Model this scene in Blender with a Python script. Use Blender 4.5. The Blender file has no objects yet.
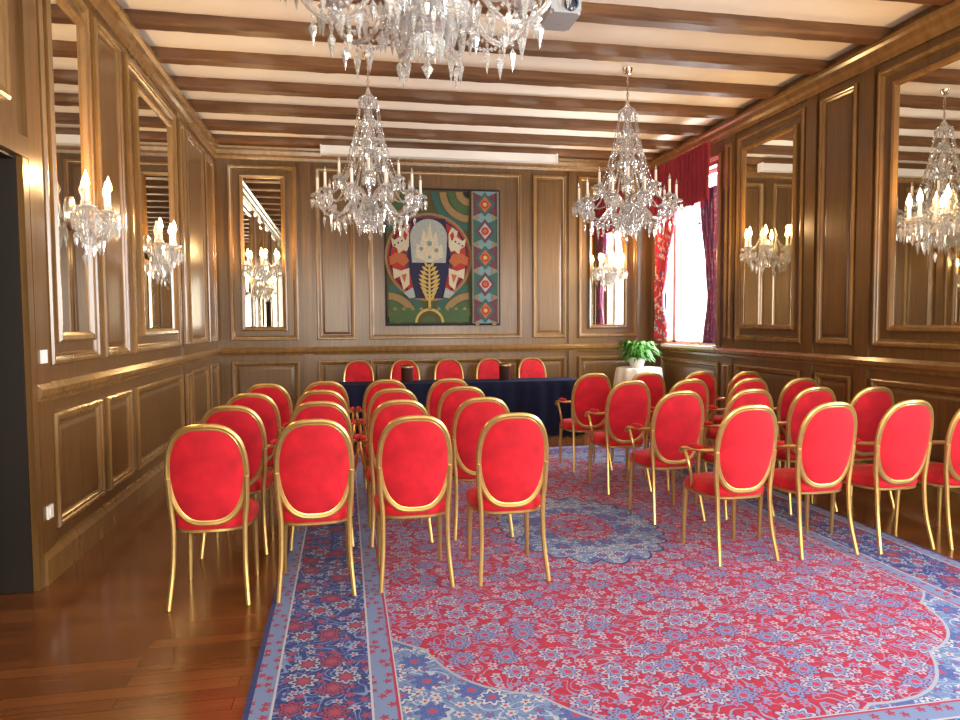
import bpy, bmesh, math, random
from math import sin, cos, pi, radians, sqrt
from mathutils import Vector, Matrix
random.seed(7)
S = bpy.context.scene
try:
    S.view_settings.view_transform = 'Standard'
    S.view_settings.look = 'None'
    S.view_settings.exposure = -0.05
except Exception: pass

XL, XR, YB, YF, ZC = -1.8, 4.87, 10.6, -2.5, 4.17
# ------------------------------------------------------------ node helpers
def new_mat(name):
    m = bpy.data.materials.new(name); m.use_nodes = True
    nt = m.node_tree; b = nt.nodes['Principled BSDF']
    return m, nt, b
def setp(b, **k):
    names = dict(col='Base Color', rough='Roughness', metal='Metallic', trans='Transmission Weight', ior='IOR',
                 coat='Coat Weight', sheen='Sheen Weight', em='Emission Color', es='Emission Strength', spec='Specular IOR Level')
    for a, v in k.items():
        if a in ('col', 'em'): v = (*v, 1)
        b.inputs[names[a]].default_value = v
class G:
    def __init__(s, nt): s.nt = nt
    def m(s, op, a, b=None, c=None):
        n = s.nt.nodes.new('ShaderNodeMath'); n.operation = op
        for i, v in enumerate((a, b, c)):
            if v is None: continue
            if isinstance(v, (int, float)): n.inputs[i].default_value = v
            else: s.nt.links.new(v, n.inputs[i])
        return n.outputs[0]
    def mix(s, f, a, b):
        n = s.nt.nodes.new('ShaderNodeMix'); n.data_type = 'RGBA'
        for i, v in ((0, f), (6, a), (7, b)):
            if isinstance(v, (int, float)): n.inputs[i].default_value = v
            elif isinstance(v, tuple): n.inputs[i].default_value = (*v, 1)
            else: s.nt.links.new(v, n.inputs[i])
        return n.outputs[2]
    def lt(s, a, b): return s.m('LESS_THAN', a, b)
    def gt(s, a, b): return s.m('GREATER_THAN', a, b)
    def band(s, v, lo, hi): return s.m('MULTIPLY', s.gt(v, lo), s.lt(v, hi))
    def coord(s, out='Object', scale=None):
        t = s.nt.nodes.new('ShaderNodeTexCoord')
        if scale is None: return t.outputs[out]
        mp = s.nt.nodes.new('ShaderNodeMapping'); mp.inputs['Scale'].default_value = scale
        s.nt.links.new(t.outputs[out], mp.inputs[0]); return mp.outputs[0]
    def noise(s, vec, scale, detail=3, dist=0.0, rough=.5):
        n = s.nt.nodes.new('ShaderNodeTexNoise'); n.inputs['Scale'].default_value = scale
        n.inputs['Detail'].default_value = detail; n.inputs['Distortion'].default_value = dist
        n.inputs['Roughness'].default_value = rough
        s.nt.links.new(vec, n.inputs['Vector']); return n.outputs[0]
    def ramp(s, f, stops):
        n = s.nt.nodes.new('ShaderNodeValToRGB'); e = n.color_ramp.elements
        while len(e) < len(stops): e.new(.5)
        for i, (p, c) in enumerate(stops): e[i].position = p; e[i].color = (*c, 1)
        s.nt.links.new(f, n.inputs[0]); return n.outputs[0]
    def bump(s, h, b, strength=.3, dist=.01):
        n = s.nt.nodes.new('ShaderNodeBump'); n.inputs['Strength'].default_value = strength
        n.inputs['Distance'].default_value = dist
        s.nt.links.new(h, n.inputs['Height']); s.nt.links.new(n.outputs[0], b.inputs['Normal'])

def simple(name, col, rough=.5, metal=0, noise=0, nscale=20, **k):
    m, nt, b = new_mat(name); setp(b, col=col, rough=rough, metal=metal, **k)
    if noise:
        g = G(nt); f = g.noise(g.coord(), nscale, 4)
        c = g.mix(f, tuple(x*(1-noise) for x in col), tuple(min(1, x*(1+noise)) for x in col))
        nt.links.new(c, b.inputs['Base Color'])
    return m
def wood(name, dark, light, sc, rough=.35, coat=.15, bump=.08):
    m, nt, b = new_mat(name); g = G(nt)
    v = g.coord('Object', sc)
    f = g.noise(v, 1.0, 6, .6, .55)
    f2 = g.noise(g.coord('Object'), .9, 3)
    f = g.m('ADD', g.m('MULTIPLY', f, .6), g.m('MULTIPLY', f2, .4))
    c = g.ramp(f, [(.28, dark), (.5, tuple((a+b_)/2 for a, b_ in zip(dark, light))), (.72, light)])
    nt.links.new(c, b.inputs['Base Color']); setp(b, rough=rough, coat=coat)
    b.inputs['Coat Roughness'].default_value = .22
    g.bump(f, b, bump, .004)
    return m
M_wall = wood('oak_panel', (.072, .033, .0095), (.185, .096, .029), (34, 34, 1.3), .30, .25)
M_mould = wood('oak_moulding', (.125, .062, .017), (.28, .155, .050), (14, 14, 2.5), .25, .4)
M_beam = wood('beam_wood', (.050, .019, .007), (.21, .092, .030), (1.5, 22, 22), .5, .05, .5)
M_ceil = simple('ceiling_plaster', (.94, .89, .77), .8, noise=.04, nscale=3)
M_gold = simple('gilt_wood', (.58, .39, .14), .30, .75, noise=.2, nscale=30)
M_darkwood = wood('dark_door_wood', (.006, .003, .0015), (.013, .007, .004), (26, 26, 1.6), .65, 0)  # near-black carries the doorway's darkness; table frame and pedestal share it
M_white = simple('white_paint', (.82, .82, .8), .4)
M_grey = simple('projector_plastic', (.35, .36, .38), .35)
M_lens = simple('projector_lens', (.03, .04, .08), .05)
M_metal = simple('silver_metal', (.75, .72, .66), .2, 1)
M_candle = simple('candle_sleeve', (.88, .85, .76), .45)
M_navy = simple('navy_cloth', (.009, .012, .038), .9, noise=.25, nscale=8, spec=.15)
M_cloth = simple('white_linen', (.85, .85, .83), .8)
M_leaf = simple('fern_leaf', (.07, .26, .035), .5, noise=.5, nscale=25)
M_leather = simple('dark_leather', (.05, .018, .012), .35)
# red upholstery
M_red, nt, b = new_mat('red_velvet'); g = G(nt)
f = g.noise(g.coord(), 9, 4)
nt.links.new(g.ramp(f, [(.3, (.37, .004, .013)), (.7, (.60, .009, .024))]), b.inputs['Base Color'])
setp(b, rough=.8, sheen=.3, spec=.3); b.inputs['Sheen Tint'].default_value = (1, .3, .3, 1)
g.bump(g.noise(g.coord(), 300, 2), b, .1, .002)
# mirror
M_mirror = simple('mirror_glass', (.78, .75, .66), .015, 1)
# crystal : bright faceted glass
M_crys = bpy.data.materials.new('crystal'); M_crys.use_nodes = True
nt = M_crys.node_tree; nt.nodes.clear()
o = nt.nodes.new('ShaderNodeOutputMaterial')
gl = nt.nodes.new('ShaderNodeBsdfGlass'); gl.inputs['IOR'].default_value = 1.55; gl.inputs['Roughness'].default_value = .02
gs = nt.nodes.new('ShaderNodeBsdfGlossy'); gs.inputs['Roughness'].default_value = .06
tr = nt.nodes.new('ShaderNodeBsdfTransparent'); tr.inputs[0].default_value = (.92, .95, .97, 1)
m1 = nt.nodes.new('ShaderNodeMixShader'); m1.inputs[0].default_value = .40
m2 = nt.nodes.new('ShaderNodeMixShader'); m2.inputs[0].default_value = .24
df = nt.nodes.new('ShaderNodeBsdfDiffuse'); df.inputs[0].default_value = (.92, .93, .92, 1)
m3 = nt.nodes.new('ShaderNodeMixShader'); m3.inputs[0].default_value = .15
L = nt.links.new
L(gl.outputs[0], m1.inputs[1]); L(gs.outputs[0], m1.inputs[2])
L(m1.outputs[0], m2.inputs[1]); L(tr.outputs[0], m2.inputs[2])
L(m2.outputs[0], m3.inputs[1]); L(df.outputs[0], m3.inputs[2]); L(m3.outputs[0], o.inputs[0])
# flame bulb
M_flame, nt, b = new_mat('lit_bulb'); setp(b, col=(1, .8, .5), em=(1, .66, .27), es=70)
# floor
M_floor, nt, b = new_mat('parquet'); g = G(nt)
br = nt.nodes.new('ShaderNodeTexBrick'); br.inputs['Scale'].default_value = 1
br.inputs['Brick Width'].default_value = .95; br.inputs['Row Height'].default_value = .09
br.inputs['Mortar Size'].default_value = .0018; br.inputs['Mortar Smooth'].default_value = .1
br.inputs['Color1'].default_value = (.22, .075, .020, 1); br.inputs['Color2'].default_value = (.14, .045, .012, 1)
br.inputs['Mortar'].default_value = (.02, .008, .003, 1)
nt.links.new(g.coord(), br.inputs['Vector'])
gr = g.noise(g.coord('Object', (2.5, 45, 1)), 1, 5, .4)
c = g.mix(g.m('MULTIPLY', gr, .55), br.outputs['Color'], (.05, .017, .006))
nt.links.new(c, b.inputs['Base Color']); setp(b, rough=.22, coat=.4)
b.inputs['Coat Roughness'].default_value = .12
g.bump(br.outputs['Fac'], b, -.25, .003)
# carpet
M_carpet, nt, b = new_mat('persian_carpet'); g = G(nt)
sep = nt.nodes.new('ShaderNodeSeparateXYZ'); nt.links.new(g.coord(), sep.inputs[0])
ax = g.m('ABSOLUTE', sep.outputs[0]); ay = g.m('ABSOLUTE', sep.outputs[1])
cmb = nt.nodes.new('ShaderNodeCombineXYZ'); nt.links.new(ax, cmb.inputs[0]); nt.links.new(ay, cmb.inputs[1])
P = cmb.outputs[0]
CW, CL = 2.12, 3.25
e = g.m('MINIMUM', g.m('SUBTRACT', CW, ax), g.m('SUBTRACT', CL, ay))
def rosettes(scale, R, amp, n, rnd=.75):
    v = nt.nodes.new('ShaderNodeTexVoronoi'); v.inputs['Scale'].default_value = scale
    v.inputs['Randomness'].default_value = rnd; v.voronoi_dimensions = '2D'
    nt.links.new(P, v.inputs['Vector'])
    sub = nt.nodes.new('ShaderNodeVectorMath'); sub.operation = 'SUBTRACT'
    nt.links.new(P, sub.inputs[0]); nt.links.new(v.outputs['Position'], sub.inputs[1])
    s2 = nt.nodes.new('ShaderNodeSeparateXYZ'); nt.links.new(sub.outputs[0], s2.inputs[0])
    th = g.m('ARCTAN2', s2.outputs[1], s2.outputs[0])
    rad = g.m('MULTIPLY_ADD', g.m('COSINE', g.m('MULTIPLY', th, float(n))), amp, R)
    q = g.m('DIVIDE', v.outputs['Distance'], rad)
    s3 = nt.nodes.new('ShaderNodeSeparateColor'); nt.links.new(v.outputs['Color'], s3.inputs[0])
    return q, s3.outputs[0]
def iso(scale, k, w, dist):
    n_ = g.noise(P, scale, 1, dist)
    return g.lt(g.m('ABSOLUTE', g.m('SUBTRACT', g.m('FRACT', g.m('MULTIPLY', n_, k)), .5)), w)
vine = iso(6.0, 8.0, .10, 1.0); vine2 = iso(15.0, 6.0, .14, 1.4)
q1, r1 = rosettes(5.4, .29, .06, 8)
q2, r2 = rosettes(15.0, .27, .09, 5)
CREAM, NAVY, RED = (.38, .39, .44), (.016, .024, .12), (.36, .008, .032)
def decorate(base, v1, v2, fA, fB, outl, core):
    c = g.mix(vine2, base, v2); c = g.mix(vine, c, v1)
    small = g.mix(g.gt(r2, .5), fA, fB)
    c = g.mix(g.lt(q2, 1.0), c, small); c = g.mix(g.lt(q2, .45), c, core)
    big = g.mix(g.gt(r1, .5), fA, fB)
    c = g.mix(g.lt(q1, 1.12), c, outl); c = g.mix(g.lt(q1, 1.0), c, big)
    c = g.mix(g.lt(q1, .72), c, outl); c = g.mix(g.lt(q1, .60), c, fB); c = g.mix(g.lt(q1, .32), c, core)
    return c
redz = decorate(RED, (.22, .20, .35), (.24, .010, .06), (.32, .34, .45), (.15, .20, .40), (.12, .012, .08), (.40, .02, .06))
bluz = decorate((.13, .20, .36), (.31, .37, .46), (.07, .12, .31), (.40, .42, .45), (.06, .10, .30), (.035, .055, .22), (.32, .04, .08))
borz = decorate((.014, .026, .135), (.13, .20, .40), (.04, .065, .25), (.27, .31, .42), (.22, .035, .09), (.008, .012, .065), (.28, .04, .07))
th = g.m('ARCTAN2', sep.outputs[1], sep.outputs[0])
rx = g.m('DIVIDE', ax, 1.92); ry = g.m('DIVIDE', ay, 2.78)
r = g.m('SQRT', g.m('ADD', g.m('MULTIPLY', rx, rx), g.m('MULTIPLY', ry, ry)))
rs = g.m('MULTIPLY_ADD', g.m('ABSOLUTE', g.m('COSINE', g.m('MULTIPLY', th, 12.0))), -.03, r)
field = g.mix(g.lt(rs, .95), bluz, redz)
field = g.mix(g.band(rs, .947, .953), field, (.28, .31, .38))
field = g.mix(g.lt(rs, .28), field, bluz)
field = g.mix(g.band(rs, .274, .282), field, NAVY)
field = g.mix(g.lt(rs, .11), field, redz)
guard = g.mix(g.lt(q2, .9), (.14, .20, .37), (.26, .03, .07))
c = g.mix(g.gt(e, .62), guard, field)
c = g.mix(g.band(e, .11, .51), c, borz)
for lo, hi, cc in ((.0, .025, NAVY), (.105, .115, CREAM), (.50, .51, CREAM), (.60, .612, (.30, .02, .06)), (.612, .618, CREAM)):
    c = g.mix(g.band(e, lo, hi), c, cc)
c = g.mix(g.m('MULTIPLY', g.noise(P, 40, 3), .12), c, (.24, .24, .30))
nt.links.new(c, b.inputs['Base Color']); setp(b, rough=.95, sheen=.05, spec=.1)
g.bump(g.noise(P, 220, 2), b, .3, .003)
# curtain fabrics
def fabric(name, base, fl, fl2, sc):
    m, nt, b = new_mat(name); g = G(nt)
    v = g.coord()
    n1 = g.noise(v, sc, 2, 1.0); n2 = g.noise(v, sc*1.7, 2, .6)
    c = g.mix(g.gt(n1, .56), base, fl); c = g.mix(g.gt(n2, .60), c, fl2)
    nt.links.new(c, b.inputs['Base Color']); setp(b, rough=.8, sheen=.3); return m
M_valance = simple('crimson_damask', (.27, .010, .030), .7, noise=.4, nscale=12)
M_floral = fabric('red_floral_drape', (.60, .03, .06), (.8, .6, .55), (.12, .12, .32), 9)
M_purple = fabric('violet_drape', (.20, .055, .16), (.36, .07, .14), (.3, .2, .35), 9)

# ------------------------------------------------------------ mesh helpers
def obj(name, bm, mats, sharp=35, loc=None, rotz=0, parent=None, smooth=True):
    bmesh.ops.recalc_face_normals(bm, faces=bm.faces)
    me = bpy.data.meshes.new(name); bm.to_mesh(me); bm.free()
    for m in mats: me.materials.append(m)
    if smooth:
        for p in me.polygons: p.use_smooth = True
        me.set_sharp_from_angle(angle=radians(sharp))
    o = bpy.data.objects.new(name, me); S.collection.objects.link(o)
    if loc: o.location = loc
    o.rotation_euler[2] = rotz
    if parent: o.parent = parent
    return o
def inst(name, me, loc, rotz=0):
    o = bpy.data.objects.new(name, me); S.collection.objects.link(o)
    o.location = loc; o.rotation_euler[2] = rotz; return o
def empty(name, loc=(0, 0, 0), rotz=0):
    o = bpy.data.objects.new(name, None); S.collection.objects.link(o); o.location = loc
    o.rotation_euler[2] = rotz; o.empty_display_size = .1; return o
def box(bm, x0, x1, y0, y1, z0, z1, mat=0, T=None):
    c = [(x0, y0, z0), (x1, y0, z0), (x1, y1, z0), (x0, y1, z0), (x0, y0, z1), (x1, y0, z1), (x1, y1, z1), (x0, y1, z1)]
    v = [bm.verts.new(T(*p) if T else p) for p in c]
    for q in ((0, 3, 2, 1), (4, 5, 6, 7), (0, 1, 5, 4), (1, 2, 6, 5), (2, 3, 7, 6), (3, 0, 4, 7)):
        f = bm.faces.new([v[i] for i in q]); f.material_index = mat
def skin(bm, loops, mat=0, closed=True, caps=True):
    L = [[bm.verts.new(p) for p in l] for l in loops]
    n = len(L[0])
    for a, b_ in zip(L[:-1], L[1:]):
        for i in range(n if closed else n-1):
            j = (i+1) % n
            f = bm.faces.new((a[i], a[j], b_[j], b_[i])); f.material_index = mat
    if caps and closed:
        for l in (L[0], L[-1]):
            try: f = bm.faces.new(l); f.material_index = mat
            except Exception: pass
def tube(bm, pts, rad, seg=8, mat=0, flat=1.0, loop=False):
    pts = [Vector(p) for p in pts]; n = len(pts)
    if not hasattr(rad, '__len__'): rad = [rad]*n
    prev = None; loops = []
    for i, p in enumerate(pts):
        a = pts[(i-1) % n] if (loop or i > 0) else p
        c = pts[(i+1) % n] if (loop or i < n-1) else p
        t = (c-a).normalized()
        if prev is None:
            u = Vector((0, 1, 0)) if abs(t.y) < .9 else Vector((1, 0, 0))
        else: u = prev
        u = (u - t*u.dot(t)).normalized(); prev = u; w = t.cross(u)
        loops.append([p + u*cos(2*pi*k/seg)*rad[i]*flat + w*sin(2*pi*k/seg)*rad[i] for k in range(seg)])
    if loop: loops.append(loops[0])
    skin(bm, loops, mat, True, not loop)
def spl(pts, n=4):
    P = [Vector(p) for p in pts]; P = [P[0]*2-P[1]] + P + [P[-1]*2-P[-2]]; out = []
    for i in range(1, len(P)-2):
        for k in range(n):
            t = k/n; a, b_, c, d = P[i-1:i+3]
            out.append(.5*((2*b_)+(c-a)*t+(2*a-5*b_+4*c-d)*t*t+(3*b_-a-3*c+d)*t**3))
    out.append(P[-2]); return out
def lathe(bm, prof, seg=16, c=(0, 0, 0), mat=0):
    skin(bm, [[(c[0]+max(r_, .0005)*cos(2*pi*k/seg), c[1]+max(r_, .0005)*sin(2*pi*k/seg), c[2]+z) for k in range(seg)] for r_, z in prof], mat)
def octa(bm, p, r_, h, mat=0, h2=None):
    x, y, z = p; h2 = h if h2 is None else h2
    t = bm.verts.new((x, y, z+h)); bt = bm.verts.new((x, y, z-h2))
    a = random.random()*pi
    rg = [bm.verts.new((x+r_*cos(a+k*pi/2), y+r_*sin(a+k*pi/2), z)) for k in range(4)]
    for k in range(4):
        for q in ((rg[k], rg[(k+1) % 4], t), (rg[(k+1) % 4], rg[k], bt)):
            f = bm.faces.new(q); f.material_index = mat

# ------------------------------------------------------------ room shell
TL = lambda s, d, z: (XL+d, s, z)
TR = lambda s, d, z: (XR-d, s, z)
TB = lambda s, d, z: (s, YB-d, z)
TF = lambda s, d, z: (s, YF+d, z)
def wall(name, T, s0, s1, holes, th=.3):
    bm = bmesh.new()
    ss = sorted({s0, s1, *[h[0] for h in holes], *[h[1] for h in holes]})
    zs = sorted({0, ZC, *[h[2] for h in holes], *[h[3] for h in holes]})
    for a, b_ in zip(ss[:-1], ss[1:]):
        for c, d in zip(zs[:-1], zs[1:]):
            ms, mz = (a+b_)/2, (c+d)/2
            if any(h[0] < ms < h[1] and h[2] < mz < h[3] for h in holes): continue
            box(bm, a, b_, -th, 0, c, d, 0, T)
    bmesh.ops.remove_doubles(bm, verts=bm.verts, dist=1e-5)
    return obj(name, bm, [M_wall], smooth=False)
DY0, DY1, DZ = 3.25, 4.42, 2.50
HL = [(DY0, DY1, 0, DZ)]
WIN = [(8.62, 10.08, 1.2, 3.62), (1.0, 3.0, .9, 3.6), (-1.8, .2, .9, 3.6)]
WF_ADDED = [(-1.0, .6, .9, 3.6), (2.4, 4.0, .9, 3.6)]  # unseen rear windows, added to let fill light in
wall('wall_left', TL, YF, YB, HL)
wall('wall_right', TR, YF, YB, WIN)
wall('wall_back', TB, XL-.3, XR+.3, [])
wall('wall_front', TF, XL-.3, XR+.3, WF_ADDED)
bm = bmesh.new(); box(bm, XL-.6, XR+.3, YF-.3, YB+.3, -.1, 0); obj('floor', bm, [M_floor], smooth=False)
bm = bmesh.new(); box(bm, XL-.3, XR+.3, YF-.3, YB+.3, ZC, ZC+.1); obj('ceiling', bm, [M_ceil], smooth=False)

PROF = [(0, 0), (0, .022), (.012, .034), (.028, .034), (.036, .024), (.05, .02), (.058, .008), (.07, 0)]
PROFS = [(0, 0), (0, .014), (.01, .022), (.022, .018), (.032, .006), (.038, 0)]
def frame(bm, T, s0, s1, z0, z1, prof=PROF, mat=0, d0=0):
    loops = []
    for i, h in prof:
        loops.append([T(s0+i, d0+h, z0+i), T(s1-i, d0+h, z0+i), T(s1-i, d0+h, z1-i), T(s0+i, d0+h, z1-i)])
    skin(bm, loops, mat, True, False)
def raised(bm, T, s0, s1, z0, z1, mat=1):
    frame(bm, T, s0, s1, z0, z1, PROF)
    frame(bm, T, s0+.085, s1-.085, z0+.085, z1-.085, [(0, 0), (.0, .004), (.03, .014), (.034, .014)], mat)
    a = .085+.034
    if s1-s0 > 2*a+.02:
        v = [bm.verts.new(T(*p)) for p in ((s0+a, .014, z0+a), (s1-a, .014, z0+a), (s1-a, .014, z1-a), (s0+a, .014, z1-a))]
        f = bm.faces.new(v); f.material_index = mat
def hband(bm, T, segs, prof, mat=0):
    for s0, s1 in segs:
        skin(bm, [[T(s0, d, z) for z, d in prof], [T(s1, d, z) for z, d in prof]], mat, True, True)
BASE = [(0, 0), (0, .045), (.15, .045), (.17, .03), (.19, .022), (.2, 0)]
RAIL = [(1.08, 0), (1.08, .02), (1.11, .03), (1.13, .05), (1.165, .055), (1.18, .04), (1.20, .02), (1.2, 0)]
CROWN = [(3.89, 0), (3.89, .025), (3.93, .035), (3.96, .06), (4.01, .07), (4.03, .10), (4.06, .105), (4.06, 0)]
def pilaster(bm, T, s0, s1, d=.025):
    box(bm, s0, s1, 0, d, .2, 3.89, 1, T)
    T2 = lambda s, dd, z: T(s, dd+d, z)
    if s1-s0 > .2:
        frame(bm, T2, s0+.05, s1-.05, 1.32, 3.80, PROFS); frame(bm, T2, s0+.05, s1-.05, .28, .98, PROFS)
def trim(name, T, mod, pil, base_segs, rail_segs, crown_segs):
    bm = bmesh.new()
    for s0, s1, kind in mod:
        if kind == 'p': raised(bm, T, s0, s1, 1.30, 3.82)
        elif kind == 'm': frame(bm, T, s0, s1, 1.30, 3.82)
        elif kind == 'o': raised(bm, T, s0, s1, 2.78, 3.82)
        if kind in 'pmd': raised(bm, T, s0, s1, .28, 1.0)
    for s0, s1 in pil: pilaster(bm, T, s0, s1)
    hband(bm, T, base_segs, BASE); hband(bm, T, rail_segs, RAIL); hband(bm, T, crown_segs, CROWN)
    return obj(name, bm, [M_mould, M_wall], 25)
trim('trim_1', TL, [(-2.2, -.6, 'p'), (-.4, 1.2, 'p'), (1.5, 2.9, 'p'), (3.35, 4.32, 'o'), (4.74, 5.6, 'm'), (5.73, 6.33, 'p'),
                    (6.5, 8.25, 'm'), (8.75, 9.75, 'p'), (9.9, 10.5, 'p')],
     [(4.51, 4.70), (8.34, 8.66)], [(YF, 3.17), (4.50, YB)], [(YF, 3.17), (4.50, YB)], [(YF, YB)])
trim('trim_2', TR, [(-2.4, -1.95, 'p'), (.3, .9, 'p'), (3.15, 3.55, 'p'), (4.15, 5.75, 'm'), (6.02, 6.55, 'p'), (6.8, 8.1, 'm'), (8.5, 10.2, 'd')],
     [(3.7, 4.0), (5.8, 5.98), (6.6, 6.76), (8.16, 8.4)], [(YF, YB)], [(YF, -1.85), (.25, .95), (3.05, YB)], [(YF, YB)])
trim('trim_3', TB, [(-1.62, -.66, 'm'), (-.40, .16, 'p'), (.36, 2.70, 'm'), (2.88, 3.42, 'p'), (3.62, 4.62, 'm')],
     [(-.60, -.46), (3.46, 3.58)], [(XL, XR)], [(XL, XR)], [(XL, XR)])
trim('trim_4', TF, [(-1.7, -1.1, 'p'), (.8, 2.2, 'p'), (4.1, 4.8, 'p')], [], [(XL, XR)], [(XL, -1.05), (.65, 2.35), (4.05, XR)], [(XL, XR)])
# doorway casing and recessed door; near-black wood paints in the opening's darkness
bm = bmesh.new()
for s0, s1 in ((DY0-.08, DY0), (DY1, DY1+.07)): box(bm, s0, s1, 0, .03, 0, DZ+.1, 0, TL)
box(bm, DY0-.08, DY1+.07, 0, .035, DZ, DZ+.12, 0, TL)
obj('trim_5', bm, [M_wall], smooth=False)
bm = bmesh.new(); t = .004
box(bm, DY0+t, DY1-t, -.56, -.50, t, DZ-t, 0, TL)
box(bm, DY0+t, DY0+.02, -.50, -.002, t, DZ-t, 0, TL); box(bm, DY1-.02, DY1-t, -.50, -.002, t, DZ-t, 0, TL)
box(bm, DY0+.02, DY1-.02, -.50, -.002, DZ-.02, DZ-t, 0, TL)
TLd = lambda s, d, z: TL(s, d-.5, z)
for a, b_ in ((DY0+.08, 3.80), (3.88, DY1-.08)):
    for z0, z1 in ((.2, 1.0), (1.15, 2.4)): frame(bm, TLd, a, b_, z0, z1, PROFS)
obj('door_1', bm, [M_darkwood], smooth=False)

# ceiling beams
for i, y in enumerate([-1.5, -.7, .1, .9, 1.7, 2.5, 3.3, 4.1, 4.9, 5.7, 6.5, 7.3, 8.1, 8.9, 9.7, 10.42]):
    bm = bmesh.new(); loops = []; n = 60
    for k in range(n+1):
        x = XL + (XR-XL)*k/n
        j = lambda s=.006: random.uniform(-s, s)
        w = .078
        loops.append([(x, y-w+j(), ZC), (x, y-w+j(), 4.085+j()), (x, y-w+.015+j(), 4.066+j(.003)), (x, y+w-.015+j(), 4.066+j(.003)),
                      (x, y+w+j(), 4.085+j()), (x, y+w+j(), ZC)])
    skin(bm, loops); obj('ceiling_beam', bm, [M_beam], 30)

# mirrors
def mirror(T, s0, s1, z0=1.5, z1=3.62):
    bm = bmesh.new()
    frame(bm, T, s0-.06, s1+.06, z0-.06, z1+.06, [(0, 0), (0, .03), (.015, .045), (.04, .04), (.06, .018), (.062, .012)], 0)
    v = [bm.verts.new(T(*p)) for p in ((s0, .014, z0), (s1, .014, z0), (s1, .014, z1), (s0, .014, z1))]
    f = bm.faces.new(v); f.material_index = 1
    obj('wall_mirror', bm, [M_mould, M_mirror], smooth=False)
mirror(TL, 4.90, 5.44); mirror(TL, 6.78, 7.98)
mirror(TR, 4.4, 5.5); mirror(TR, 6.98, 7.92)
mirror(TB, -1.40, -.88); mirror(TB, 3.85, 4.38)

# windows
def window(name, T, h, nm=2, mull=True):
    s0, s1, z0, z1 = h; bm = bmesh.new()
    t = .05
    for a, b_ in ((s0, s0+t), (s1-t, s1)): box(bm, a, b_, -.2, -.14, z0, z1, 0, T)
    for a, b_ in ((z0, z0+t), (z1-t, z1)): box(bm, s0, s1, -.2, -.14, a, b_, 0, T)
    for k in range(1, nm): m_ = s0+(s1-s0)*k/nm; box(bm, m_-.02, m_+.02, -.19, -.15, z0, z1, 0, T)
    if mull:
        for z in (z0+(z1-z0)*.72,): box(bm, s0, s1, -.19, -.15, z-.015, z+.015, 0, T)
    box(bm, s0-.04, s1+.04, -.02, .07, z0-.04, z0, 0, T)
    obj(name, bm, [M_white], smooth=False)
for i, h in enumerate(WIN): window('window_%d' % (i+1), TR, h)
for i, h in enumerate(WF_ADDED): window('window_%d' % (i+4), TF, h)  # frames of the added rear windows
bm = bmesh.new(); frame(bm, TR, 8.5, 10.2, 1.16, 3.74, PROF); obj('trim_6', bm, [M_mould], smooth=False)

# curtains
def drape(name, x, y0, y1, z0, z1, mat, tie_z=None, side=0, amp=.03, folds=9, bottom=None):
    bm = bmesh.new(); nu, nv = folds*8, 30; rows = []
    for j in range(nv+1):
        v = j/nv; z = z1+(z0-z1)*v
        w = 1.0
        if tie_z:
            dz = z-tie_z
            w = .45+.55*min(1, abs(dz)/1.1)**1.2 if dz > 0 else .45+.3*min(1, abs(dz)/.7)
        row = []
        for i in range(nu+1):
            u = i/nu
            y = y0+(y1-y0)*(u*w if side < 0 else 1-(1-u)*w)
            zz = z
            if bottom and j == nv: zz = z+bottom*abs(sin(u*pi*4))
            row.append((x-amp*sin(u*folds*2*pi)*(.6+.4*w)+.006*sin(z*9+u*20), y, zz))
        rows.append(row)
    skin(bm, rows, 0, False, False)
    o = obj(name, bm, [mat], 80)
    m_ = o.modifiers.new('sol', 'SOLIDIFY'); m_.thickness = .004
    return o
drape('window_valance', XR-.22, 8.42, 10.25, 3.10, 3.86, M_valance, amp=.022, folds=16, bottom=.12)
drape('window_curtain', XR-.11, 9.58, 10.24, 1.25, 3.3, M_floral, 1.9, 1, folds=7)
drape('window_curtain', XR-.11, 8.42, 8.84, 1.25, 3.3, M_purple, 1.9, -1, folds=6)

# screen case, projector
bm = bmesh.new(); box(bm, -.28, 3.15, 10.2, 10.33, 3.93, 4.045); box(bm, -.3, -.28, 10.19, 10.335, 3.92, 4.055); box(bm, 3.15, 3.17, 10.19, 10.335, 3.92, 4.055)
bmesh.ops.bevel(bm, geom=bm.edges[:], offset=.008, segments=2)
obj('projection_screen_case', bm, [M_white])
bm = bmesh.new(); box(bm, -.10, .10, -.14, .14, 0, .11, 0); bmesh.ops.bevel(bm, geom=bm.edges[:], offset=.02, segments=3)
nb = len(bm.verts)
lathe(bm, [(.045, 0), (.045, .03), (.032, .035), (.028, .02)], 20, (0, 0, 0), 1)
bm.verts.ensure_lookup_table()
for v in list(bm.verts)[nb:]:
    x, y, z = v.co; v.co = (x+.03, -.135-z, y+.055)
box(bm, -.02, .02, -.02, .02, .11, .64, 0); box(bm, -.08, .08, -.08, .08, .64, .66, 0)
obj('ceiling_projector', bm, [M_grey, M_lens], loc=(1.41, 4.5, ZC-.665))

# carpet
bm = bmesh.new(); box(bm, -CW, CW, -CL, CL, 0, .012); obj('persian_carpet', bm, [M_carpet], smooth=False, loc=(1.70, 4.98, 0))

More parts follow.
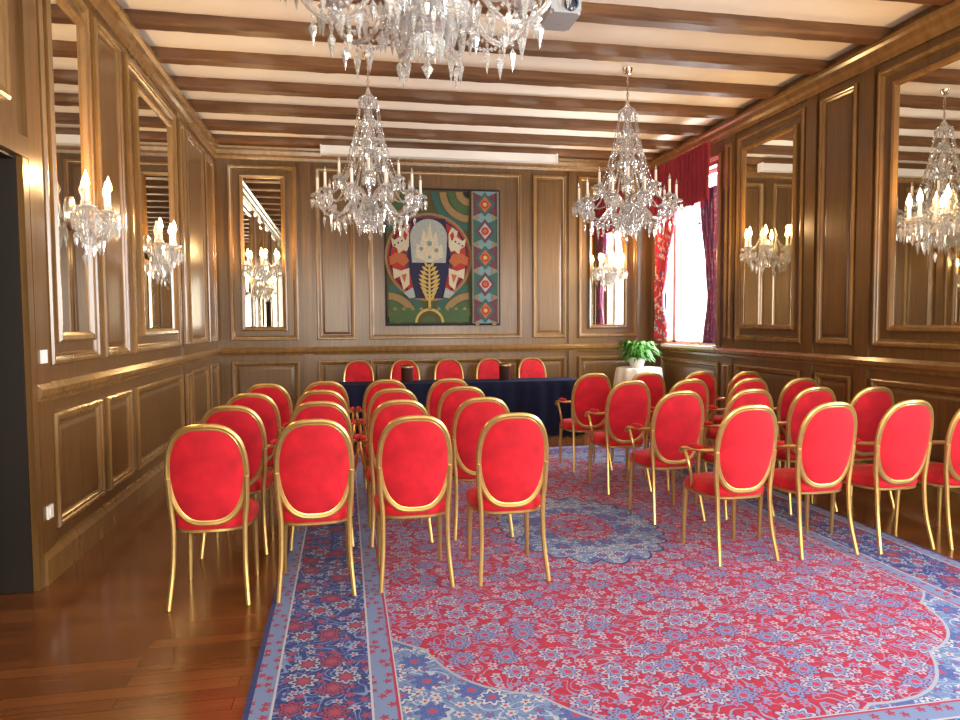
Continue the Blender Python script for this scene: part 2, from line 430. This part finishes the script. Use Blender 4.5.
# ------------------------------------------------------------ chairs
def chair_mesh(name, arms):
    bm = bmesh.new()
    zc, hh, hw = .724, .276, .206
    yb = lambda x, z: -(z-.45)*.17 + .035*(x/hw)**2
    sp = lambda v, p: math.copysign(abs(v)**p, v)
    def rp(th, k=1.0):
        x = hw*k*sp(sin(th), .68); zz = sp(cos(th), .78)
        z = zc+hh*k*zz
        x *= 1-.02*zz*k if zz > 0 else 1+.12*zz*k
        return x, z
    ring = []
    N = 52
    for i in range(N):
        x, z = rp(2*pi*i/N); ring.append((x, yb(x, z), z))
    tube(bm, ring, .0155, 8, 0, loop=True)
    ring2 = []
    for i in range(N):
        x, z = rp(2*pi*i/N, .945); ring2.append((x, yb(x, z)-.006, z))
    tube(bm, ring2, .006, 6, 0, loop=True)
    for sgn, bul in ((1, .028), (-1, .012)):
        loops = []
        for k in (.95, .9, .75, .5, .25, .02):
            l = []
            for i in range(N):
                x, z = rp(2*pi*i/N, k)
                l.append((x, yb(x, z)+sgn*(.006+bul*sqrt(max(0, 1-(k/.95)**2))), z))
            loops.append(l)
        skin(bm, loops, 1)
    for s in (-1, 1):
        leg = spl([(s*.204, yb(.2, .72)-.004, .71), (s*.199, .0, .56), (s*.188, .0, .43), (s*.190, -.02, .22), (s*.207, -.07, 0)], 4)
        tube(bm, leg, [.0170-.004*i/(len(leg)-1) for i in range(len(leg))], 8, 0)
        leg = spl([(s*.185, .39, .43), (s*.19, .40, .25), (s*.195, .405, 0)], 4)
        tube(bm, leg, [.021-.009*i/(len(leg)-1) for i in range(len(leg))], 8, 0)
        if arms:
            a = spl([(s*.203, yb(.2, .72)+.0, .72), (s*.235, .10, .705), (s*.262, .22, .70), (s*.268, .30, .685), (s*.266, .325, .655)], 5)
            tube(bm, a, .0135, 8, 0)
            a = spl([(s*.264, .285, .69), (s*.255, .235, .60), (s*.235, .235, .50), (s*.215, .265, .43)], 5)
            tube(bm, a, .012, 8, 0)
            a = [(s*(.235+.027*t), .09+.15*t, .722-.004*t) for t in [i/6 for i in range(7)]]
            tube(bm, a, [.006, .017, .020, .021, .020, .017, .006], 8, 1)
    def outline(k, z):
        l = []
        for i in range(36):
            t = 2*pi*i/36; c, s_ = cos(t), sin(t)
            x = abs(c)**.62*(1 if c > 0 else -1); y = abs(s_)**.62*(1 if s_ > 0 else -1)
            wid = .205+.03*(y+1)/2
            l.append((x*wid*k, .215+y*.215*k, z))
        return l
    skin(bm, [outline(.97, .395), outline(1.0, .40), outline(1.0, .412), outline(.97, .416)], 0)
    skin(bm, [outline(.97, .414), outline(1.01, .422), outline(1.025, .447), outline(.99, .472), outline(.9, .486), outline(.6, .497), outline(.2, .50)], 1)
    for v in bm.verts:
        if v.co.z < 0: v.co.z = 0.0
    o = obj(name, bm, [M_gold, M_red], 40); me = o.data; bpy.data.objects.remove(o)
    return me
ME_arm = chair_mesh('banquet_armchair_mesh', True); ME_side = chair_mesh('banquet_chair_mesh', False)
def put(me, x, y, rot=0):
    nm = 'banquet_armchair' if me is ME_arm else 'banquet_chair'
    zz = .0125 if -.42 < x < 4.0 else 0
    inst(nm, me, (x, y, zz), rot)
colsL = [-.765, -.18, .375, .95]; rowsL = [4.02, 4.88, 5.72, 6.58]
colsR = [2.48, 3.07, 3.64, 4.19]; rowsR = [4.02, 4.97, 5.90, 6.82]
for r_, y in enumerate(rowsL):
    for c_, x in enumerate(colsL):
        put(ME_side if r_ == 0 else ME_arm, x+random.uniform(-.015, .015)+(.025*r_ if c_ == 0 else 0), y+random.uniform(-.02, .02), random.uniform(-.04, .04))
for r_, y in enumerate(rowsR):
    for c_, x in enumerate(colsR):
        put(ME_arm, x+random.uniform(-.01, .01), y+random.uniform(-.02, .02), random.uniform(0, .06))
for x in (.18, .84, 1.48, 2.10, 2.74): inst('banquet_chair', ME_side, (x, 10.08, 0), pi)

# ------------------------------------------------------------ head table
TX0, TX1, TY0, TY1, TZ = -.12, 3.12, 9.0, 9.55, .76
root = empty('conference_table')
bm = bmesh.new(); box(bm, TX0+.02, TX1-.02, TY0+.02, TY1-.02, TZ-.035, TZ-.006)
for x in (TX0+.1, (TX0+TX1)/2, TX1-.1):
    for y in (TY0+.1, TY1-.1): box(bm, x-.025, x+.025, y-.025, y+.025, 0, TZ-.035)
obj('table_frame', bm, [M_darkwood], smooth=False, parent=root)
bm = bmesh.new(); path = []
def seg(a, b_, n):
    for i in range(n): path.append((a[0]+(b_[0]-a[0])*i/n, a[1]+(b_[1]-a[1])*i/n))
seg((TX0, TY1), (TX0, TY0), 16); seg((TX0, TY0), (TX1, TY0), 110); seg((TX1, TY0), (TX1, TY1), 16); path.append((TX1, TY1))
rows = []
for z, k in ((TZ, 0), (TZ-.01, .004), (TZ-.1, .010), (.4, .02), (.02, .03)):
    row = []
    for i, (x, y) in enumerate(path):
        w = k*(1+.6*sin(i*.9)+.4*sin(i*.37))
        nx = -1 if x <= TX0 else (1 if x >= TX1 else 0); ny = -1 if y <= TY0 else 0
        row.append((x+nx*w, y+ny*w, z))
    rows.append(row)
skin(bm, rows, 0, False, False)
v = [bm.verts.new(p) for p in ((TX0, TY0, TZ), (TX1, TY0, TZ), (TX1, TY1, TZ), (TX0, TY1, TZ))]; bm.faces.new(v)
obj('tablecloth', bm, [M_navy], 60, parent=root)
for x in (.80, 2.13):
    bm = bmesh.new(); lathe(bm, [(.001, 0), (.07, 0), (.075, .01), (.08, .20), (.086, .22), (.08, .23), (.074, .22), (.07, .03), (.001, .025)], 24)
    lathe(bm, [(.083, .19), (.088, .195), (.088, .21), (.083, .215)], 24, mat=1)
    obj('ice_bucket', bm, [M_leather, M_gold], loc=(x, 9.28, TZ+.001))

# pedestal table with fern
root = empty('draped_pedestal_table', (4.30, 9.80, 0))
bm = bmesh.new(); N = 72
rows = []
for z, r0, a in ((.86, .02, 0), (.86, .31, 0), (.85, .33, .004), (.7, .345, .018), (.4, .37, .03), (.02, .39, .04)):
    rows.append([((r0+a*sin(12*t))*cos(t), (r0+a*sin(12*t))*sin(t), z) for t in [2*pi*i/N for i in range(N)]])
skin(bm, rows, 0, True, False); obj('white_tablecloth', bm, [M_cloth], 60, parent=root)
bm = bmesh.new(); lathe(bm, [(.02, 0), (.2, 0), (.2, .03), (.03, .05), (.03, .82), (.27, .83), (.27, .85), (.02, .85)], 24)
obj('pedestal', bm, [M_darkwood], parent=root)
root = empty('potted_fern', (4.27, 9.80, .862))
bm = bmesh.new(); lathe(bm, [(.001, 0), (.09, 0), (.13, .12), (.14, .13), (.14, .15), (.125, .15), (.12, .11), (.001, .11)], 24)
obj('pot', bm, [M_white], parent=root)
bm = bmesh.new()
for k in range(190):
    a = random.uniform(0, 2*pi); ln = random.uniform(.14, .35); h = random.uniform(.05, .33)
    prev = None
    for i in range(8):
        t = i/7; rr = .03+ln*t; z = .12+h*sin(t*2.2)-.10*t*t
        w = (.028*sin(pi*min(1, t*.9+.1)))*(1 if i % 2 else .55)+.002
        c = Vector((rr*cos(a), rr*sin(a), z)); n_ = Vector((-sin(a), cos(a), .25))
        cur = (bm.verts.new(c-n_*w), bm.verts.new(c+n_*w))
        if prev: bm.faces.new((prev[0], prev[1], cur[1], cur[0]))
        prev = cur
obj('fronds', bm, [M_leaf], smooth=False, parent=root)

# ------------------------------------------------------------ tapestry
TC = dict(olive=(.065, .06, .025), teal=(.03, .09, .08), dark=(.016, .016, .022), cream=(.44, .40, .30), tan=(.22, .15, .07), red=(.30, .03, .025),
          navy=(.018, .018, .05), grey=(.28, .31, .30), green=(.05, .095, .04), purple=(.10, .035, .05), orange=(.34, .10, .04), sky=(.13, .22, .24), gold=(.40, .30, .09))
tn = list(TC); tm = [simple('tapestry_'+n, TC[n], .95, noise=.4, nscale=60) for n in tn]
bm = bmesh.new(); X0, X1, Z0, Z1 = .60, 2.36, 1.50, 3.56; layer = [0]
def tp(pts, col):
    layer[0] += 1; d = .035+layer[0]*.0003
    v = [bm.verts.new((X0+(X1-X0)*u, YB-d, Z1-(Z1-Z0)*w)) for u, w in pts]
    f = bm.faces.new(v); f.material_index = tn.index(col)
def circ(cx, cy, r_, a0=0, a1=360, n=36): return [(cx+r_*cos(radians(a0+(a1-a0)*i/n)), cy+r_*.855*sin(radians(a0+(a1-a0)*i/n))) for i in range(n if a1-a0 >= 360 else n+1)]
def arc(cx, cy, r0, r1, a0, a1, col, n=24):
    tp(circ(cx, cy, r1, a0, a1, n)+circ(cx, cy, r0, a0, a1, n)[::-1], col)
box(bm, X0, X1, YB-.035, YB-.012, Z0, Z1, tn.index('dark'))
tp([(.015, .015), (.985, .015), (.985, .985), (.015, .985)], 'olive')
for (cx, cy, a0) in ((.02, .02, 0), (.02, .98, 270), (.73, .98, 180), (.73, .02, 90)):
    for k, (r0, r1, col) in enumerate(((.27, .33, 'teal'), (.20, .26, 'tan'), (.13, .19, 'green'), (.06, .12, 'tan'), (.0, .05, 'dark'))):
        arc(cx, cy, r0+.001, r1, a0+2, a0+88, col)
arc(.375, .50, .355, .375, 0, 359.9, 'tan', 48)
tp(circ(.375, .50, .352, 0, 360, 48), 'purple')
arc(.375, .50, .22, .352, 100, 260, 'red'); arc(.375, .50, .22, .352, -80, 80, 'red')
arc(.375, .50, .325, .34, 100, 260, 'navy'); arc(.375, .50, .325, .34, -80, 80, 'navy')
tp([(.23, .22), (.52, .22), (.56, .5), (.50, .80), (.25, .80), (.19, .5)], 'navy')
tp(circ(.375, .36, .16, 180, 360, 24)+[(.52, .54), (.23, .54)], 'grey')
tp([(.26, .5), (.27, .40), (.3, .42), (.33, .29), (.36, .36), (.385, .24), (.41, .36), (.44, .31), (.46, .42), (.49, .40), (.5, .5), (.38, .54)], 'cream')
for x, y, s_ in ((.31, .44, .018), (.38, .40, .022), (.44, .45, .018), (.38, .5, .014)): tp(circ(x, y, s_), 'sky')
tp([(.365, .92), (.37, .55), (.385, .55), (.39, .92)], 'gold')
for i in range(9):
    y = .55+i*.03
    for s_ in (-1, 1):
        w = .045+.05*sin(i/8*pi)
        tp([(.377, y+.026), (.377+s_*w*.5, y-.008), (.377+s_*w, y-.014), (.377+s_*w*.7, y+.016)], 'gold')
for s_ in (-1, 1):
    X = lambda u: .375+s_*u
    tp([(X(.17), .42), (X(.17), .33), (X(.2), .28), (X(.25), .31), (X(.24), .35), (X(.29), .38), (X(.32), .36), (X(.31), .42), (X(.27), .44), (X(.26), .48), (X(.22), .45), (X(.19), .46)], 'cream')
    tp([(X(.18), .34), (X(.21), .31), (X(.22), .35), (X(.20), .38)], 'red')
    tp([(X(.20), .48), (X(.28), .47), (X(.34), .50), (X(.33), .56), (X(.27), .54), (X(.22), .57), (X(.17), .53)], 'orange')
    tp([(X(.17), .58), (X(.24), .60), (X(.31), .58), (X(.30), .66), (X(.25), .64), (X(.22), .74), (X(.17), .70)], 'cream')
    tp([(X(.19), .62), (X(.24), .63), (X(.21), .69)], 'orange')
    tp([(X(.14), .72), (X(.22), .76), (X(.17), .80), (X(.12), .79)], 'grey')
    for k in range(4): tp(circ(X(.2+.03*k), .37+.015*k, .008, n=10), 'navy')
tp([(.03, .87), (.72, .87), (.72, .975), (.03, .975)], 'green'); arc(.375, .98, .06, .10, 182, 358, 'olive'); arc(.375, .98, .105, .125, 182, 358, 'gold')
for k in range(9): tp([(.06+k*.075, .885), (.10+k*.075, .885), (.08+k*.075, .86)], 'tan')
tp([(.745, .015), (.985, .015), (.985, .985), (.745, .985)], 'sky')
for i in range(5):
    y = .11+i*.195; c1, c2, c3 = ('purple', 'teal', 'orange') if i % 2 else ('teal', 'purple', 'gold')
    tp([(.755, y-.09), (.863, y-.05), (.97, y-.09), (.97, y+.09), (.863, y+.05), (.755, y+.09)], c2)
    tp([(.78, y), (.863, y-.09), (.95, y), (.863, y+.09)], c1)
    tp([(.81, y), (.863, y-.06), (.92, y), (.863, y+.06)], 'grey' if i % 2 else 'orange')
    tp(circ(.863, y, .035, n=14), 'red'); tp(circ(.863, y, .018, n=12), c3)
    for dx in (.79, .94): tp(circ(dx, y+.097, .02, n=10), 'tan')
tp([(.75, .015), (.76, .015), (.76, .985), (.75, .985)], 'tan'); tp([(.97, .015), (.98, .015), (.98, .985), (.97, .985)], 'tan')
obj('wall_tapestry', bm, tm, smooth=False)

# ------------------------------------------------------------ chandeliers
def bobeche(bm, p, candle=.2, rb=.06, fl=1.0, drops=7, dl=.06):
    x, y, z = p
    lathe(bm, [(.012, -.05), (.02, -.035), (.012, -.02), (.015, -.008), (rb*.7, 0), (rb, .014), (rb*.96, .018), (rb*.5, .008), (.012, .01)], 12, p, 0)
    lathe(bm, [(.016, .0), (.024, .03), (.02, .045), (.012, .045)], 10, p, 0)
    lathe(bm, [(.0125, .03), (.0125, candle), (.009, candle+.003)], 10, p, 1)
    lathe(bm, [(.004, candle), (.012*fl, candle+.014*fl), (.0105*fl, candle+.03*fl), (.004*fl, candle+.05*fl), (.0005, candle+.062*fl)], 8, p, 2)
    for k in range(drops):
        a = 2*pi*k/drops+random.random()*.2; px, py = x+rb*.95*cos(a), y+rb*.95*sin(a)
        octa(bm, (px, py, z-.004), .009, .013, 0)
        octa(bm, (px, py, z-.012-dl*.45), .015, dl*.3, 0, dl*.8)
def beads(bm, a, b_, sag, n, r_=.009):
    a, b_ = Vector(a), Vector(b_)
    for i in range(n):
        t = (i+.5)/n; p = a.lerp(b_, t); p.z -= sag*4*t*(1-t)
        octa(bm, p, r_, r_*1.25)
def chandelier_mesh():
    bm = bmesh.new()
    lathe(bm, [(.001, .02), (.03, .035), (.036, .06), (.022, .085), (.012, .1), (.03, .115), (.09, .16), (.105, .20), (.10, .215), (.03, .22), (.02, .25),
               (.055, .29), (.065, .33), (.05, .36), (.018, .38), (.016, .50), (.035, .54), (.05, .62), (.035, .70), (.016, .74), (.03, .77), (.10, .80), (.105, .81), (.03, .82),
               (.016, .86), (.028, .92), (.035, .99), (.02, 1.06), (.014, 1.10), (.05, 1.14), (.055, 1.15), (.02, 1.16), (.014, 1.22), (.035, 1.27), (.085, 1.31), (.09, 1.32), (.04, 1.35), (.02, 1.39), (.012, 1.42), (.001, 1.44)], 14)
    octa(bm, (0, 0, -.02), .025, .035, 0, .05)
    NA = 10
    for k in range(NA):
        a = 2*pi*(k+.3)/NA; c, s_ = cos(a), sin(a)
        R = .50
        pts = [(.05, .33), (.12, .36), (.2, .30), (.29, .19), (.39, .18), (.47, .25), (.50, .34)]
        tube(bm, spl([(r_*c, r_*s_, z) for r_, z in pts], 4), .012, 8)
        bobeche(bm, (R*c, R*s_, .37), .17, .064, drops=9, dl=.095)
        a2 = a+pi/NA; c2, s2 = cos(a2), sin(a2)
        if k % 2 == 0:
            pts = [(.04, .34), (.12, .46), (.22, .48), (.28, .42), (.30, .50)]
            tube(bm, spl([(r_*c2, r_*s2, z) for r_, z in pts], 4), .010, 8)
            bobeche(bm, (.30*c2, .30*s2, .53), .15, .060, drops=9, dl=.085)
        pts = [(.04, .80), (.10, .90), (.17, .86), (.19, .76), (.16, .70)]
        tube(bm, spl([(r_*c, r_*s_, z) for r_, z in pts], 4), .007, 6)
        octa(bm, (.17*c, .17*s_, .64), .015, .025, 0, .055)
        octa(bm, (.22*c2, .22*s2, .40), .016, .03, 0, .07)
        beads(bm, (.085*c, .085*s_, 1.31), (.17*c, .17*s_, .84), .03, 22, .0095)
        beads(bm, (.19*c, .19*s_, .78), (.42*c, .42*s_, .36), .08, 22, .0105)
        beads(bm, (.12*c2, .12*s2, .80), (.29*c2, .29*s2, .50), .05, 16, .0105)
        beads(bm, (.50*c, .50*s_, .36), (.50*cos(a+2*pi/NA), .50*sin(a+2*pi/NA), .36), .10, 14, .0095)
        beads(bm, (.10*c, .10*s_, .20), (.40*c, .40*s_, .19), .07, 14, .010)
        for (rr, zz, dl) in ((.44, .20, .08), (.37, .15, .085), (.30, .16, .085), (.24, .22, .07), (.18, .28, .07)):
            octa(bm, (rr*c, rr*s_, zz-.01), .010, .014); octa(bm, (rr*c, rr*s_, zz-.055), .017, .03, 0, dl)
    for (rr, zz, n, dl) in ((.10, .795, 14, .065), (.09, 1.31, 14, .065), (.055, 1.14, 12, .05), (.10, .19, 16, .09), (.06, .12, 12, .08), (.15, .24, 16, .08)):
        for k in range(n):
            a = 2*pi*k/n; octa(bm, (rr*cos(a), rr*sin(a), zz-.03), .014, .025, 0, dl)
    lathe(bm, [(.145, .235), (.152, .24), (.145, .245)], 24)
    for k in range(20):
        a = 2*pi*k/20
        for j in range(7):
            rr = .06+.11*(j/6)**.8; octa(bm, (rr*cos(a), rr*sin(a), 1.10-.04*j), .010, .022)
    o = obj('c', bm, [M_crys, M_candle, M_crys], 30); me = o.data; me.name = 'crystal_chandelier_mesh'; bpy.data.objects.remove(o); return me
ME_ch = chandelier_mesh()
for x, y, z in ((.26, 7.05, 2.42), (2.93, 7.0, 2.42), (.36, 3.0, 2.64)):
    root = empty('crystal_chandelier', (x, y, z))
    o = inst('crystal_body', ME_ch, (0, 0, 0), random.random()); o.parent = root
    if y < 4: o.scale = (1.08, 1.08, 1.0)
    bm = bmesh.new(); top = ZC-z-.002
    tube(bm, [(0, 0, 1.42), (0, 0, max(1.45, top-.02))], .006, 6)
    zz = 1.45; k = 0
    while zz < top-.06:
        lp = [(.014*cos(t)*(k % 2), .014*cos(t)*((k+1) % 2), zz+.02*sin(t)) for t in [2*pi*i/10 for i in range(10)]]
        tube(bm, lp, .003, 5, loop=True); zz += .032; k += 1
    lathe(bm, [(.008, top-.06), (.03, top-.05), (.05, top-.015), (.055, top)], 16)
    obj('chain_and_canopy', bm, [M_metal], parent=root)

# ------------------------------------------------------------ sconces
def sconce_mesh():
    bm = bmesh.new()
    skin(bm, [[(.055*k*cos(t), -y, .10*k*sin(t)) for t in [2*pi*i/24 for i in range(24)]] for k, y in ((1, 0), (1, .012), (.8, .022), (.3, .028))], 3)
    lathe(bm, [(.001, -.20), (.02, -.18), (.012, -.15), (.03, -.12), (.045, -.09), (.02, -.07), (.014, -.03), (.03, 0), (.02, .04), (.012, .10), (.025, .14), (.012, .18), (.001, .22)], 12, (0, -.07, 0))
    octa(bm, (0, -.07, -.25), .018, .03, 0, .05)
    for ang, R in ((-62, .19), (0, .17), (62, .19)):
        c, s_ = sin(radians(ang)), -cos(radians(ang))
        P = lambda r_, z: (r_*c, -.07+r_*s_*.8, z)
        tube(bm, spl([P(.01, -.05), P(.06, -.10), P(.13, -.10), P(R, -.04), P(R, -.01)], 4), .010, 8)
        bobeche(bm, P(R, 0), .12, .058, 1.6, drops=10, dl=.10)
        beads(bm, P(R, -.02), (0, -.07, .16), .05, 12, .009)
        octa(bm, P(.12, -.16), .018, .03, 0, .08); octa(bm, P(.07, -.18), .016, .03, 0, .07)
        octa(bm, P(.16, -.10), .016, .03, 0, .08)
    beads(bm, (-.17, -.13, -.02), (0, -.21, -.02), .12, 12, .009); beads(bm, (.17, -.13, -.02), (0, -.21, -.02), .12, 12, .009)
    for k in range(10):
        a = 2*pi*k/10; octa(bm, (.05*cos(a), -.07+.05*sin(a), -.13), .013, .025, 0, .065)
    o = obj('s', bm, [M_crys, M_candle, M_flame, M_metal], 30); me = o.data; me.name = 'crystal_wall_sconce_mesh'; bpy.data.objects.remove(o); return me
ME_sc = sconce_mesh()
LP = 34
for x, y, z, rz in ((XL+.016, 5.15, 2.29, pi/2), (XL+.016, 7.0, 2.26, pi/2), (XR-.016, 4.98, 2.36, -pi/2), (XR-.016, 7.42, 2.38, -pi/2),
                    (-1.14, YB-.016, 2.36, 0), (4.11, YB-.016, 2.36, 0)):
    root = empty('crystal_wall_sconce', (x, y, z), rz)
    o = inst('sconce_body', ME_sc, (0, 0, 0)); o.parent = root; o.scale = (1.15, 1.15, 1.15)
    l = bpy.data.lights.new('sconce_light', 'POINT'); l.energy = LP; l.color = (1, .60, .25); l.shadow_soft_size = .03
    lo = bpy.data.objects.new('sconce_light', l); S.collection.objects.link(lo); lo.parent = root; lo.location = (0, -.26, .25)

# switch and outlet
for z, w, h, nm in ((1.36, .08, .08, 'light_switch'), (.42, .08, .08, 'wall_outlet')):
    bm = bmesh.new(); T2 = lambda s, d, z_: TL(s, d+.0255, z_)
    box(bm, 4.60-w/2, 4.60+w/2, 0, .01, z-h/2, z+h/2, 0, T2); box(bm, 4.60-.02, 4.60+.02, .01, .016, z-.025, z+.025, 0, T2)
    obj(nm, bm, [M_white], smooth=False)

# ------------------------------------------------------------ lights
def area(name, loc, direction, sx, sy, power, col):
    l = bpy.data.lights.new(name, 'AREA'); l.shape = 'RECTANGLE'; l.size = sx; l.size_y = sy; l.energy = power; l.color = col
    o = bpy.data.objects.new(name, l); S.collection.objects.link(o); o.location = loc
    o.rotation_euler = Vector(direction).to_track_quat('-Z', 'Y').to_euler()
DAY = (.93, .96, 1)
area('daylight_1', (XR+.45, 9.35, 2.4), (-1, -.1, -.1), 1.5, 2.5, 380, DAY)
area('daylight_2', (XR+.4, 2.0, 2.25), (-1, 0.25, .1), 2.0, 2.7, 330, DAY)
area('daylight_3', (XR+.4, -.8, 2.25), (-1, .3, .1), 2.0, 2.7, 170, (1, .93, .80))
area('daylight_4', (-.2, YF-.4, 2.0), (0, 1, .35), 1.6, 2.7, 280, (1, .90, .72))  # added ambient fill behind the camera, tilted up to brighten the ceiling
area('daylight_5', (3.2, YF-.4, 2.0), (0, 1, .35), 1.6, 2.7, 300, (1, .90, .72))  # second added fill lamp, also aimed upward
w = bpy.data.worlds.new('world'); S.world = w; w.use_nodes = True
bg = w.node_tree.nodes['Background']; bg.inputs[0].default_value = (.95, .97, 1, 1); bg.inputs[1].default_value = 3.0

# ------------------------------------------------------------ camera
cam = bpy.data.cameras.new('camera'); cam.sensor_width = 36; cam.lens = 700/960*36; cam.clip_start = .05
co = bpy.data.objects.new('camera', cam); S.collection.objects.link(co)
R = Matrix.Rotation(radians(-10.9), 4, 'Z') @ Matrix.Rotation(radians(90-3.1), 4, 'X') @ Matrix.Rotation(radians(-.35), 4, 'Z')
co.matrix_world = Matrix.Translation((0, 0, 1.55)) @ R
S.camera = co
